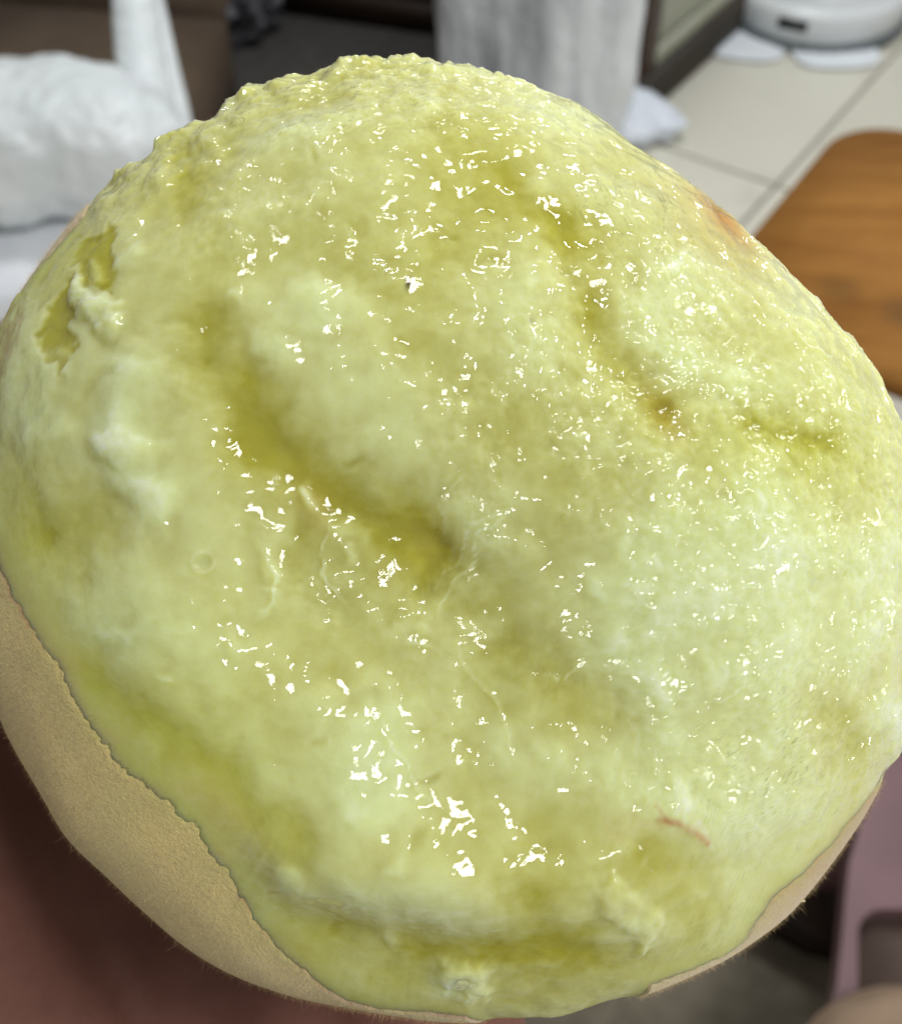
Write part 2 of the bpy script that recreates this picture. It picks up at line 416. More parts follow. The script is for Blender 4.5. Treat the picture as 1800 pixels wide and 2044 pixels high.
for cu in (uu0+0.05, uu1-0.05):
    for cv in (vv0+0.05, vv1-0.05):
        p = o2+su*cu+sv*cv
        bm = bmesh.new(); bm_box(bm, p, su, sv, 0.013, 0.013, 0.001, zs-0.0405); lg = bm_obj('leg', bm, legm, st, 0.002)
        bm = bmesh.new(); bm_box(bm, p, su, sv, 0.017, 0.017, zs-0.040, zs-0.0225); bm_obj('cap', bm, capm, lg, 0.002)

# ------------------------------------------------------------------ mauve plastic stool, dark bench and beige cushion (lower right)
mauve = simple('mauve_plastic', (0.165,0.092,0.100), (0.20,0.112,0.118), 14, 0.4)
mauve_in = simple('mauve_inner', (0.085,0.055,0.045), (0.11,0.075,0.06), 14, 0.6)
zt = 0.20
ps = tag(empty('plastic_stool', (0,0,0)), 'mauve pink plastic stool top with a rounded rectangular recess, lower right edge', 'stool')
out = px_poly([(1770,1520),(1716,1652),(1695,1722),(1686,1813),(1680,1880),(1671,1970),(1630,2080),(1600,2300),(2200,2300),(2200,1500),(1830,1480)], zt)
def rrect(x0, y0, x1, y1, r, n=6):
    P = []
    for cx, cy, a0 in ((x1-r,y0+r,-90),(x1-r,y1-r,0),(x0+r,y1-r,90),(x0+r,y0+r,180)):
        for k in range(n+1):
            a_ = R(a0+90*k/n); P.append((cx+r*math.cos(a_), cy+r*math.sin(a_)))
    return P
hole = px_poly(rrect(1712,1815,2100,2180,48), zt)
from mathutils.geometry import tessellate_polygon
def plate_with_hole(name, outer, inner, z0, z1, zin, m, parent):
    bm = bmesh.new()
    def loop(pp, z): return [bm.verts.new((p[0], p[1], z)) for p in pp]
    ot, it = loop(outer, z1), loop(inner, z1)
    allv = ot+it
    for tr in tessellate_polygon([[Vector((*p,0)) for p in outer], [Vector((*p,0)) for p in inner]]):
        try: bm.faces.new([allv[k] for k in tr])
        except ValueError: pass
    ob, ib = loop(outer, z0), loop(inner, zin)
    for A, B in ((ot, ob), (it, ib)):
        for k in range(len(A)): bm.faces.new((A[k], A[(k+1)%len(A)], B[(k+1)%len(B)], B[k]))
    bm.faces.new(ob)
    return bm_obj(name, bm, m, parent, 0.004, 3, smooth=False)
plate_with_hole('seat', out, hole, zt-0.03, zt, zt-0.026, mauve, ps)
bm = bmesh.new(); bm_prism(bm, hole, zt-0.029, zt-0.016); bm_obj('recess', bm, mauve_in, ps)
oc = [Vector(p) for p in px_poly([(1730,1600),(1700,2150),(2120,2180),(2120,1600)], zt)]
for p in oc:
    bm = bmesh.new(); bm_box(bm, p, (1,0), (0,1), 0.016, 0.016, 0.0075, zt-0.0305); bm_obj('leg', bm, mauve, ps, 0.003)
dk = simple('dark_bench', (0.018,0.009,0.005), (0.026,0.013,0.008), 12, 0.5)
be = tag(empty('wooden_bench', (0,0,0)), 'dark brown wooden bench corner between the peach and the mauve stool', 'bench')
bp = px_poly([(1380,1720),(1562,1826),(1629,1864),(1765,1900),(1790,1500),(1400,1430)], 0.06)
bm = bmesh.new(); bm_prism(bm, bp, 0.042, 0.06); bm_obj('top', bm, dk, be, 0.004)
cb = sum((Vector(q) for q in bp), Vector((0,0)))/len(bp)
bm = bmesh.new(); bm_prism(bm, [Vector(p)*0.96+cb*0.04 for p in bp], 0.0075, 0.0415); bm_obj('base', bm, dk, be, 0.003)
beige = simple('beige_cloth', (0.34,0.235,0.155), (0.40,0.28,0.19), 30, 0.9, 0.3, 200)
q = on_z(1850, 2185, 0.23)
cu_ = blob('cushion', beige, None, (0,0,0.16), I3, (0.105,0.105,0.159), 2.1, 0.006, 0.08, 50, 70)
cu_.location = (q.x+0.002, q.y-0.02, 0); 
tag(cu_, 'plain beige rounded cushion cut off by the bottom right corner', 'cushion')

# ================================================================== THE PEACH
# local frame: millimetres here, x right, y up, z towards the viewer; the fruit is held facing up at the viewer
DIST = 105.0
CPX, CPY = 896.0, 1066.0
pc = at_depth(CPX, CPY, DIST/1000)
rotm = cam.rotation_euler.to_matrix()
peach = tag(empty('peach', pc, cam.rotation_euler), 'peeled pale green peach with wet torn flesh, fuzzy tan skin at lower left', 'peach')
dx0, dy0 = (CPX-900)/FPX*DIST, -(CPY-1022)/FPX*DIST       # centre offset in the viewer's frame
def project(p):
    """mm local point -> position in the photo grid"""
    d = DIST - p[..., 2]
    return 900 + (p[..., 0]+dx0)/d*FPX, 1022 - (p[..., 1]+dy0)/d*FPX

src_out = [(-70,1300),(-72,1500),(-60,1700),(0,1938),(49,2060),(111,2178),(183,2278),(294,2394),(394,2483),(561,2600),(661,2658),(778,2717),(900,2752),(1000,2766),(1150,2780),(1275,2786),(1400,2788),(1525,2785),
 (1662,2735),(1871,2677),(2003,2623),(2091,2550),(2178,2467),(2266,2360),(2364,2219),(2407,2131),(2422,2087),(2449,2073),(2464,2010),(2490,1900),(2512,1700),(2520,1500),(2505,1320),(2462,1155),(2440,1129),
 (2421,1076),(2394,1023),(2335,936),(2302,901),(2276,910),(2259,883),(2227,823),(2152,753),(2109,705),(2044,651),(1980,581),(1904,522),(1840,474),(1800,440),(1730,395),(1675,345),(1560,275),(1500,260),(1375,210),(1260,182),(1160,168),(1125,162),(1025,152),
 (950,142),(928,155),(918,172),(867,206),(750,213),(739,233),(700,236),(667,239),(650,283),(617,272),(606,290),(600,333),(533,328),(500,350),(439,356),(428,410),(411,433),(333,461),(317,480),(312,512),(274,515),(246,560),(238,575),(122,696),(49,789),(0,882),(-40,1050)]
oa = np.array(src_out, float)*0.73111
ex, ey = oa[:,0]-CPX, -(oa[:,1]-CPY)
oang, orad = np.arctan2(ey, ex), np.hypot(ex, ey)
od = np.argsort(oang); oang, orad = oang[od], orad[od]
NA = 1440
phis = np.linspace(-np.pi, np.pi, NA, endpoint=False)
raw = np.interp(phis, np.r_[oang-2*np.pi, oang, oang+2*np.pi], np.r_[orad, orad, orad])
k_ = np.exp(-0.5*((np.arange(NA)-NA//2)/ (NA/360*7))**2); k_ /= k_.sum()
smo = np.real(np.fft.ifft(np.fft.fft(raw)*np.fft.fft(np.fft.ifftshift(k_))))
k2 = np.exp(-0.5*((np.arange(NA)-NA//2)/(NA/360*0.7))**2); k2 /= k2.sum()
raw_s = np.real(np.fft.ifft(np.fft.fft(raw)*np.fft.fft(np.fft.ifftshift(k2))))
resid = (raw_s - smo)*0.9                                          # torn, jagged bits of the rim (px)
CF, CB = 24.5, 35.0
def profile(th, a):
    """radius from the axis and height for polar angle th; a = equatorial radius"""
    s, c = np.sin(th), np.cos(th)
    ss = np.abs(s)**0.92
    z = np.where(c > 0, CF*np.abs(c)**0.74*np.sign(c), CB*c)
    return a*ss, z+0*a
Req = smo*DIST/FPX*0.93
ths = np.linspace(0.3, np.pi*0.72, 260)
for it in range(4):
    rad, zz = profile(ths[None, :], Req[:, None])
    P = np.stack([rad*np.cos(phis)[:, None], rad*np.sin(phis)[:, None], zz], -1)
    X, Y = project(P); r_ = np.hypot(X-CPX, Y-CPY)
    Req = Req*smo/r_.max(1)
    th_sil = ths[r_.argmax(1)]
def per(tab, ph):
    return np.interp(ph, np.r_[phis, phis[0]+2*np.pi], np.r_[tab, tab[0]])

# boundary of the skin (photo grid); between these angles the torn skin edge is in view
skin_in = [(-45,1000),(-30,1050),(0,1098),(30,1180),(70,1250),(130,1330),(172,1420),(230,1500),(290,1555),(350,1600),(400,1640),(450,1720),(490,1790),(520,1850),(570,1900),(640,1965),(690,1996),(760,2014),(860,2024),(930,2032)]
skin_rt = [(1300,1966),(1360,1942),(1420,1912),(1490,1872),(1515,1825),(1545,1785),(1600,1738),(1660,1680),(1715,1612),(1742,1578)]
skin_lf = [(172,428),(140,464),(98,512),(62,558),(24,615),(-2,658),(-40,730)]
def ang_rad(L):
    a = np.array(L, float); x, y = a[:,0]-CPX, -(a[:,1]-CPY); return np.arctan2(y, x), np.hypot(x, y)
th_b = th_sil + 0.16                                       # hidden edge by default
def set_edge(L, fade=0.06):
    global th_b
    a, r = ang_rad(L)
    a = np.unwrap(a)
    if a[-1] < a[0]: a, r = a[::-1], r[::-1]
    for sh in (-2*np.pi, 0, 2*np.pi):
        for k, ph in enumerate(phis):
            x = ph + sh
            if a[0]-fade <= x <= a[-1]+fade:
                rr = np.interp(x, a, r)
                row = r_[k]; m = row.argmax()
                t_ = np.interp(min(rr, row[m]*0.9995), row[:m+1], ths[:m+1])
                wgt = 1.0
                if x < a[0]: wgt = 1-(a[0]-x)/fade
                if x > a[-1]: wgt = 1-(x-a[-1])/fade
                th_b[k] = th_b[k]*(1-wgt)+t_*wgt
rad, zz = profile(ths[None, :], Req[:, None])
P = np.stack([rad*np.cos(phis)[:, None], rad*np.sin(phis)[:, None], zz], -1); X, Y = project(P); r_ = np.hypot(X-CPX, Y-CPY)
for L in (skin_in, skin_rt, skin_lf): set_edge(L)
edge_n = np.stack([np.cos(phis)*40, np.sin(phis)*40, np.zeros(NA)], -1)
th_b = th_b + 0.018*fbm(edge_n, 3.0, 4, 3.0) + 0.010*fbm(edge_n, 0.7, 3, 8.0)

# ---------------------------------------------------------------- flesh surface
NG = 820
g = np.linspace(-1, 1, NG)
A_, B_ = np.meshgrid(g, g, indexing='ij'); A_, B_ = A_.ravel(), B_.ravel()
big = np.abs(A_) > np.abs(B_)
rr = np.where(big, A_, B_)
with np.errstate(divide='ignore', invalid='ignore'):
    ph = np.where(big, (np.pi/4)*(B_/A_), np.pi/2-(np.pi/4)*(A_/B_))
ph = np.nan_to_num(ph)
ph = np.where(rr < 0, ph+np.pi, ph); rr = np.abs(rr)
ph = (ph+np.pi) % (2*np.pi)-np.pi
TMAX = 1.95
th = TMAX*rr**1.0
RE = per(Req, ph)
rad, zz = profile(th, RE)
base = np.stack([rad*np.cos(ph), rad*np.sin(ph), zz], -1)
PX, PY = project(base)
eps = 0.01
r1, z1 = profile(np.minimum(th+eps, np.pi), RE); r0, z0 = profile(np.maximum(th-eps, 1e-4), RE)
tr_, tz_ = r1-r0, z1-z0; nl = np.hypot(tr_, tz_)+1e-9
nrm = np.stack([-tz_/nl*np.cos(ph), -tz_/nl*np.sin(ph), tr_/nl], -1)
front = 1-sstep(1.35, 1.7, th)

def gauss(x, y, rx, ry=None, rot=0.0):
    ry = ry or rx; c, s = math.cos(R(rot)), math.sin(R(rot))
    dx, dy = PX-x, PY-y
    u, v = (dx*c+dy*s)/rx, (-dx*s+dy*c)/ry
    return np.exp(-0.5*np.minimum(u*u+v*v, 60))
def seg_d(pts, wob=1.0):
    QX, QY = (PXw, PYw) if wob else (PX+wx*6, PY+wy*6)
    d = np.full(len(PX), 1e9); t_acc = np.zeros(len(PX))
    for k in range(len(pts)-1):
        (x0, y0), (x1, y1) = pts[k], pts[k+1]
        ax, ay = x1-x0, y1-y0; L2 = ax*ax+ay*ay
        t = np.clip(((QX-x0)*ax+(QY-y0)*ay)/L2, 0, 1)
        dd = np.hypot(QX-x0-t*ax, QY-y0-t*ay)
        m = dd < d; d[m] = dd[m]; t_acc[m] = (k+t[m])/(len(pts)-1)
    return d, t_acc
def poly_sd(pts):
    """signed distance (px), negative inside"""
    pts = np.array(pts, float); n = len(pts); d = np.full(len(PX), 1e9); ins = np.zeros(len(PX), bool)
    for k in range(n):
        (x0, y0), (x1, y1) = pts[k], pts[(k+1) % n]
        ax, ay = x1-x0, y1-y0
        t = np.clip(((PXw-x0)*ax+(PYw-y0)*ay)/(ax*ax+ay*ay+1e-9), 0, 1)
        d = np.minimum(d, np.hypot(PXw-x0-t*ax, PYw-y0-t*ay))
        c = ((y0 > PYw) != (y1 > PYw)) & (PXw < (x1-x0)*(PYw-y0)/((y1-y0) if y1 != y0 else 1e-9)+x0)
        ins ^= c
    return np.where(ins, -d, d)

# wobble so that hand-placed features get natural edges
wx = fbm(base, 5.0, 4, 21.0); wy = fbm(base, 5.0, 4, 33.0)
PXw, PYw = PX+wx*42, PY+wy*42

n12 = fbm(base, 13.0, 3, 1.0)
n5 = fbm(base, 5.0, 3, 2.0)
n2 = fbm(base, 2.0, 3, 4.0)
n08 = fbm(base, 0.85, 3, 5.0)
# fibres run roughly towards the stone: stretch along the radial direction
fib_p = np.stack([ph*14/np.pi*6, rr*9, np.zeros(len(ph))], -1)
fib = fbm(np.stack([np.cos(ph)*26, np.sin(ph)*26, rr*7], -1), 1.3, 3, 9.0)
ridge = (0.5-np.abs(fbm(base, 3.6, 3, 12.0)))*1.0

h = 0.38*n12 + 0.15*n5 + 0.07*n2
# roughness of the torn pulp: coarse on the right and along the top, slick at the lower left
rough = 0.16 + 0.95*gauss(1440,1160,230,330,20) + 0.85*gauss(1480,690,200,170,30) + 0.95*gauss(1080,880,190,180,-30) \
      + 0.55*gauss(760,290,240,110,-20) + 0.7*gauss(980,190,160,60) + 0.5*gauss(640,1250,170,170) + 0.6*gauss(1700,1000,120,230) + 0.35*gauss(480,480,180,150) \
      + 0.4*gauss(1000,600,130,120) + 0.6*gauss(1420,1440,160,120) + 0.35*gauss(880,1520,70,70) + 0.9*gauss(1600,1180,150,260,10) + 0.6*gauss(1330,1020,170,140) + 0.4*gauss(1450,1450,170,110) + 0.5*gauss(1560,900,160,110,20) + 0.45*gauss(1050,830,120,110,-40) + 0.3*gauss(700,1280,120,120) + 0.3*gauss(640,340,140,80)
rough = np.clip(rough*(0.80+1.15*n5)*(1-0.55*gauss(960,370,190,110)), 0.04, 1.35)
h += rough*(0.10*n08 + 0.05*fbm(base, 0.42, 2, 15.0)) + 0.03*fib*sstep(0.35, 0.6, rr)
pulp = 0.42 - 0.16*gauss(950,1915,480,75) - 0.08*gauss(1420,1900,200,80) - 0.06*gauss(850,420,300,180) + 0.20*n12 + 0.16*n5 + 0.08*n2 + 0.05*n08 + 0.05*fib*sstep(0.35, 0.6, rr)  # lower olive bands put shade of the down-facing bottom into the colour

# --- hollows in the flesh: (points, half width px, depth mm, how watery or shaded in colour)
hollows = [
 ([(410,740),(470,800),(540,890),(640,960),(740,1030),(850,1090)], 74, 3.2, 0.52),
 ([(850,1090),(930,1190),(1000,1290),(1090,1370),(1210,1455)], 70, 1.8, 0.34),
 ([(560,1060),(590,1150),(620,1210)], 40, 1.0, 0.16),
 ([(1120,450),(1165,560),(1205,650),(1245,720),(1300,780),(1335,815)], 36, 1.9, 0.42),
 ([(1475,838),(1560,868),(1660,890)], 30, 1.2, 0.42),
 ([(190,1350),(290,1430),(400,1525),(500,1610),(600,1680)], 50, 1.4, 0.42),
 ([(400,340),(410,430),(430,560),(410,640)], 52, 0.9, 0.26),
 ([(880,270),(1000,330),(1090,400)], 70, 0.8, 0.22),
 ([(850,1890),(1000,1892),(1150,1880)], 42, 1.0, 0.36),
 ([(1030,1760),(1080,1800),(1120,1840)], 40, 1.1, 0.22),
 ([(560,1790),(700,1870)], 45, 1.0, 0.20),  # bottom-left shade put in as olive colour
 ([(60,1040),(130,1060),(220,1030)], 60, 0.8, 0.22),  # shade on the left side put in as olive colour
 ([(60,950),(40,1100)], 40, 0.5, 0.12),
 ([(1620,1390),(1680,1460)], 45, 0.8, 0.28),
 ([(1260,1690),(1380,1710)], 50, 0.8, 0.26),
 ([(620,520),(760,560),(900,480)], 80, 0.7, 0.14),
 ([(1340,800),(1400,930),(1480,900)], 50, 0.6, 0.18),
]
for pts, wd, dp, wa in hollows:
    d, t = seg_d(pts); prof = np.exp(-(d/(wd*1.1))**2)*(0.85+0.35*n5)
    h -= 0.24*dp*prof; pulp -= wa*prof
# broad dells and swells, mm
h += -3.0*gauss(850,1270,330,220,20) + 1.9*gauss(800,1735,330,75,8) + 1.3*gauss(1290,1660,150,90,-25) + 0.8*gauss(330,1330,110,220,15) - 0.5*gauss(820,1960,420,90,0)
for x, y, rx, ry, rot, a in [(950,420,180,150,0,-1.2),(700,800,190,120,30,0.35),(1050,900,170,130,30,0.3),(300,1180,150,190,0,1.1),(760,1540,230,110,35,1.0),(1420,1250,220,240,0,1.3),
                          (1400,560,170,110,35,0.8),(300,560,120,150,0,0.7),(1560,1150,120,160,0,0.5),(1000,1720,240,100,0,0.6),(700,250,220,60,-15,0.7),(960,1480,90,120,30,-0.7),(1250,1880,160,60,-10,0.7),
                          (1600,720,110,60,30,0.6),(620,1180,80,110,0,-0.8)]:
    h += 0.45*a*gauss(x, y, rx, ry, rot)
# pale opaque pulp: x, y, rx, ry, rot, pulp, height
for x, y, rx, ry, rot, a, hh in [
 (560,270,140,45,-15,.16,0),(1010,190,190,40,10,.12,.1),(1180,330,80,120,-30,.12,0),(640,605,62,34,8,.34,.5),(590,560,80,70,0,.10,0),(1065,540,60,36,0,.26,.4),(985,590,60,32,0,.20,.3),(950,655,110,40,0,.10,.2),
 (690,720,190,110,30,.15,.1),(770,880,120,70,40,.15,.1),(530,700,24,46,-20,.26,.3),(240,745,85,50,0,.20,.3),(310,800,80,60,0,.14,.2),(240,868,52,42,20,.36,.8),(292,975,42,30,35,.42,.7),
 (190,540,22,16,0,.32,.4),(60,720,45,120,10,.22,0),(40,850,40,70,0,.2,.1),(340,1180,120,150,0,.16,0),(300,1270,100,50,20,.22,.1),(522,1150,18,55,-10,.28,.4),(500,1250,60,60,0,.12,0),
 (690,1100,36,22,10,.26,.3),(960,1080,120,70,-40,.26,.2),(930,1215,60,60,0,.18,.1),(1010,1520,34,50,-30,.28,.3),(740,1480,90,70,30,.26,.1),(790,1570,90,60,40,.22,.1),(620,1690,120,70,20,.10,0),(900,1790,110,50,10,.24,.2),(700,1760,150,50,15,.14,0),
 (592,1735,28,20,10,.36,.5),(1280,1260,110,180,0,.18,0),(1440,1250,190,230,0,.22,0),(1560,1180,150,150,0,.14,0),(1640,1300,80,110,0,.22,0),(1420,1560,200,120,0,.20,0),(1230,1560,90,70,0,.18,0),(1500,1700,110,110,0,.20,0),
 (1740,1150,60,120,0,.30,.1),(1500,1050,150,80,0,.12,0),(1790,1430,50,34,0,.5,.5),(1590,610,75,45,45,.26,.3),(1350,560,100,55,20,.24,.1),(1260,620,70,60,0,.20,.1),(1330,710,80,50,0,.26,.2),(1450,740,120,50,0,.18,.1),
 (1250,1840,62,44,10,.30,.3),(1160,1830,60,50,0,.18,.2),(1400,1890,90,40,-10,.16,0),(1500,1830,60,60,0,.12,0),(935,1955,48,36,0,.34,.4),(880,1985,22,24,0,.28,.2),(1110,1120,120,50,-40,.10,0),(1130,230,90,30,20,.2,0),
 (200,1240,60,50,0,.14,0),(1100,690,70,60,0,.16,.1),(870,1000,30,30,0,.12,.1),(600,1010,14,20,-15,.5,.6)]:
    q = np.exp(-0.5*np.minimum(((PXw-x)*math.cos(R(rot))+(PYw-y)*math.sin(R(rot)))**2/rx**2+(-(PXw-x)*math.sin(R(rot))+(PYw-y)*math.cos(R(rot)))**2/ry**2, 60)**1.3)
    pulp += a*q; h += hh*0.6*q
# many small pale crumbs and watery spots in the pulp
for k in range(110):
    x, y = rng.uniform(60, 1740), rng.uniform(180, 1900); r_1 = rng.uniform(9, 32); r_2 = r_1*rng.uniform(0.45, 0.9); a0 = rng.uniform(0, 180)
    a_ = rng.uniform(0.07, 0.26) if k < 72 else -rng.uniform(0.08, 0.2)
    c_, s_ = math.cos(R(a0)), math.sin(R(a0)); mm = (np.abs(PXw-x) < 120) & (np.abs(PYw-y) < 120)
    if not mm.any(): continue
    dx_, dy_ = PXw[mm]-x, PYw[mm]-y
    q = np.exp(-(0.5*((dx_*c_+dy_*s_)**2/r_1**2+(-dx_*s_+dy_*c_)**2/r_2**2))**1.5)
    pulp[mm] += a_*q; h[mm] += a_*0.8*q
# torn flaps with a crisp lip: polygon, height mm, pulp
flaps = [([(135,572),(165,570),(200,585),(235,600),(255,640),(225,660),(190,655),(168,625),(150,610)], .9, .38),
 ([(185,548),(215,540),(235,560),(215,575),(190,570)], .5, .2),
 ([(1215,1700),(1170,1740),(1180,1800),(1240,1860),(1242,1895),(1262,1902),(1272,1880),(1300,1850),(1310,1810),(1260,1770)], .55, .12),
 ([(900,1905),(870,1940),(862,1975),(890,1990),(905,1982),(935,2012),(965,2000),(985,1960),(970,1910)], .7, .16),
 ([(205,842),(190,870),(205,915),(250,935),(320,925),(340,880),(280,840)], .35, .08),
 ([(600,1015),(588,1005),(590,990),(606,993),(617,1015),(614,1032)], .4, .25)]
for pts, hh, pp in flaps:
    s = 1-sstep(-16, 9, poly_sd(pts)); h += 0.6*hh*s*(0.8+0.6*n2); pulp += pp*s
# torn pockets: sunk watery flesh with sharp edges
for pts, dp, wa in [([(205,440),(178,470),(150,490),(140,515),(134,545),(140,570),(165,572),(185,560),(215,575),(240,600),(248,560),(240,500),(222,455)], 1.5, .55),
                    ([(130,585),(112,610),(92,640),(82,680),(92,720),(120,740),(145,700),(148,650),(160,625),(140,600)], 1.7, .60)]:
    s = 1-sstep(-6, 6, poly_sd(pts)); h -= 0.13*dp*s; pulp -= wa*s*1.0
# pale fibres over the pulp
for pts, wd, a in [([(1020,985),(975,1060),(945,1120),(915,1170),(890,1240)], 3.0, .22),([(1000,1000),(930,1090),(870,1180)], 2.5, .12),([(645,1045),(620,1100),(612,1150),(640,1190),(655,1215)], 4, .34),([(510,1095),(535,1140),(528,1200),(515,1260)], 4.5, .28),
                   ([(935,960),(905,1040),(885,1080)], 2.5, .12),([(1170,1330),(1090,1390),(1065,1360)], 3, .18),([(760,1480),(830,1560),(860,1620)], 3, .14),([(900,1320),(1010,1430),(1035,1520)], 3, .10),([(1500,1390),(1430,1400)], 3, .14),([(1660,700),(1560,690)],3,.12)]:
    d, t = seg_d(pts); q = np.exp(-(d/wd)**2)*np.sin(np.clip(t,0.02,0.98)*np.pi)**0.5; pulp += a*q; h += 0.18*q
# small air bubble ring
d = np.abs(np.hypot(PX-402, PY-1123)-20); h += 0.16*np.exp(-(d/5)**2); h -= 0.25*gauss(402,1123,13)
# fine dark fibre lines on parts of the rim (material colour of the fibres)
vein = np.zeros(len(PX))
vn = fbm(np.stack([(PX*0.92+PY*0.38)/9.0, (-PX*0.38+PY*0.92)/60.0, np.zeros(len(PX))], -1), 1.0, 3, 40.0)
vl = sstep(0.30, 0.62, np.abs(vn))*1.0
lin = 1-sstep(0.0, 0.09, np.abs(vn))
vein += lin*0.55*(gauss(1560,1540,110,170,15)+0.7*gauss(1400,1880,140,60))
vn2 = fbm(np.stack([(PX*0.86-PY*0.5)/12.0, (PX*0.5+PY*0.86)/75.0, np.zeros(len(PX))], -1), 1.0, 3, 47.0)
vein += (1-sstep(0.0, 0.10, np.abs(vn2)))*0.5*gauss(1290,400,130,180,-35)
vn3 = fbm(np.stack([(PX*0.95)/70.0, (PX*0.2+PY)/10.0, np.zeros(len(PX))], -1), 1.0, 3, 52.0)
vein += (1-sstep(0.0, 0.09, np.abs(vn3)))*0.6*(gauss(900,165,260,50)+gauss(560,230,160,50)+0.6*gauss(330,360,80,60)+0.4*gauss(1730,1520,60,140))
vein *= 0.6+0.9*n2
# orange-red bits: flesh next to the skin and the torn strand
red = 0.75*gauss(1440,440,60,16,48) + 0.28*gauss(1410,450,110,45,48)+0.22*gauss(1330,830,22,50,-30)+0.20*gauss(470,1640,90,26,48)+0.10*gauss(860,1080,40,40)+0.16*gauss(620,1010,25,40)
d, t = seg_d([(1308,1626),(1340,1628),(1375,1648),(1402,1668)], 0); red = red+1.0*np.exp(-(d/6.5)**2)*(0.8+0.6*n08); h += 0.10*np.exp(-(d/7)**2)
d, t = seg_d([(1300,1600),(1330,1632)], 0); red = red+0.5*np.exp(-(d/3.0)**2)
s = 1-sstep(-5, 4, poly_sd([(1345,1625),(1385,1615),(1400,1640),(1408,1668),(1375,1650)])); pulp += .25*s; red = red+.12*s; h += .12*s
d, t = seg_d([(1190,1632),(1300,1628)]); red = red+.12*np.exp(-(d/10)**2)
spot = np.maximum(gauss(815,561,4.5,9,15), 0.35*gauss(1060,640,5))
# greenness: fresh green near the skin
# flesh beneath skin sinks, torn rim relief
tb = per(th_b, ph)
dpt = (th-tb)*36.0
h = h*front*(1-sstep(-9.0, 0.0, dpt)*0.9)
h -= 0.75*sstep(0.2, 3.5, dpt)
green = np.clip(np.exp(-np.maximum(-dpt, 0)/3.2), 0, 1)*0.7 + 0.30*gauss(350,1500,250,130,45) + 0.25*gauss(1560,900,160,120) + 0.2*gauss(40,980,80,200)
rs = per(resid, ph)*DIST/FPX
ws = np.exp(-((th-per(th_sil, ph)+0.05*n2)/0.15)**2)*(0.85+0.5*n2)
rim = np.exp(-((th-per(th_sil, ph))/0.30)**2)*sstep(R(72), R(88), ph)*(1-sstep(R(130), R(140), ph))
h += rim*(0.42*n2+0.10*n08+0.25*n5)
pos = base + nrm*h[:, None] + np.stack([np.cos(ph), np.sin(ph), np.zeros(len(ph))], -1)*(rs*ws)[:, None]
me = mesh_np('flesh', pos/1000, grid_faces(NG, NG))
for nme, val in (('pulp', np.clip(pulp, 0, 1)), ('vein', np.clip(vein, 0, 1)), ('red', np.clip(red, 0, 1)), ('spot', spot), ('green', np.clip(green, 0, 1)), ('wet', np.clip(1-0.8*sstep(1740,1880,PY+0.12*(PX-900))-0.5*np.exp(-np.maximum(-dpt,0)/2.0), 0.1, 1)), ('tan', np.exp(-np.maximum(-dpt, 0)/2.0)*sstep(0.0, 0.35, -np.sin(ph)-0.25*np.cos(ph)+0.1)), ('torn', np.clip(rough, 0, 1.3))):
    attr(me, nme, val)

fm, nt, b = mat('peach_flesh', (0.5,0.5,0.2), 0.42); t = NT(nt)
pu = t.math('MULTIPLY_ADD', t.math('SUBTRACT', t.noise(420, 5, 0.65), 0.5), 0.30, t.attr('pulp'))
col = t.ramp(pu, [(0.0,(0.41,0.385,0.045)),(0.25,(0.515,0.51,0.15)),(0.5,(0.60,0.62,0.26)),(0.8,(0.67,0.73,0.37)),(1.0,(0.73,0.79,0.52))])
col = t.mix(t.math('MULTIPLY', t.attr('green'), 0.75), col, (0.53,0.61,0.11))
col = t.mix(t.math('MULTIPLY', t.attr('red'), 0.8), col, (0.42,0.13,0.03))
col = t.mix(t.math('MULTIPLY', t.attr('tan'), t.ramp(t.noise(170, 4, 0.65), [(0.32,(0,0,0)),(0.58,(1,1,1))])), col, (0.58,0.50,0.18))
col = t.mix(t.attr('vein'), col, (0.24,0.24,0.09))
col = t.mix(t.attr('spot'), col, (0.06,0.035,0.01))
t.l(col, b.inputs['Base Color'])
b.inputs['Subsurface Weight'].default_value = 1.0
b.inputs['Subsurface Radius'].default_value = (1.0, 0.85, 0.30)
b.inputs['Subsurface Scale'].default_value = 0.0045
b.inputs['Specular IOR Level'].default_value = 0.0
fine = t.noise(1300, 4, 0.65)
t.l(t.bump(t.noise(480, 4, 0.6), 0.2, 0.0004, t.bump(fine, 0.35, 0.00015)), b.inputs['Normal'])
t.l(t.attr('wet'), b.inputs['Coat Weight'])
b.inputs['Coat Roughness'].default_value = 0.03
b.inputs['Coat IOR'].default_value = 1.53
film_n = t.math('ADD', t.math('ADD', t.noise(340, 1.0, 0.5, dis=0.5), t.math('MULTIPLY', t.noise(900, 1.0, 0.5, dis=0.4), 0.24)), t.math('MULTIPLY', t.noise(165, 1.0, 0.5), 0.8))
mpf = t.n('ShaderNodeMapping'); mpf.inputs['Rotation'].default_value = (0, 0, R(-38)); mpf.inputs['Scale'].default_value = (190, 640, 400)
t.l(t.n('ShaderNodeTexCoord').outputs['Object'], mpf.inputs['Vector'])
film_n = t.math('ADD', film_n, t.math('MULTIPLY', t.noise(1.0, 1.0, 0.5, mpf.outputs['Vector']), 0.7))
cn = t.math('MULTIPLY', film_n, t.math('MULTIPLY_ADD', t.attr('torn'), 0.80, 0.27))
t.l(t.bump(cn, 1.0, 0.0015), b.inputs['Coat Normal'])
flesh = link('flesh', me, peach, fm)

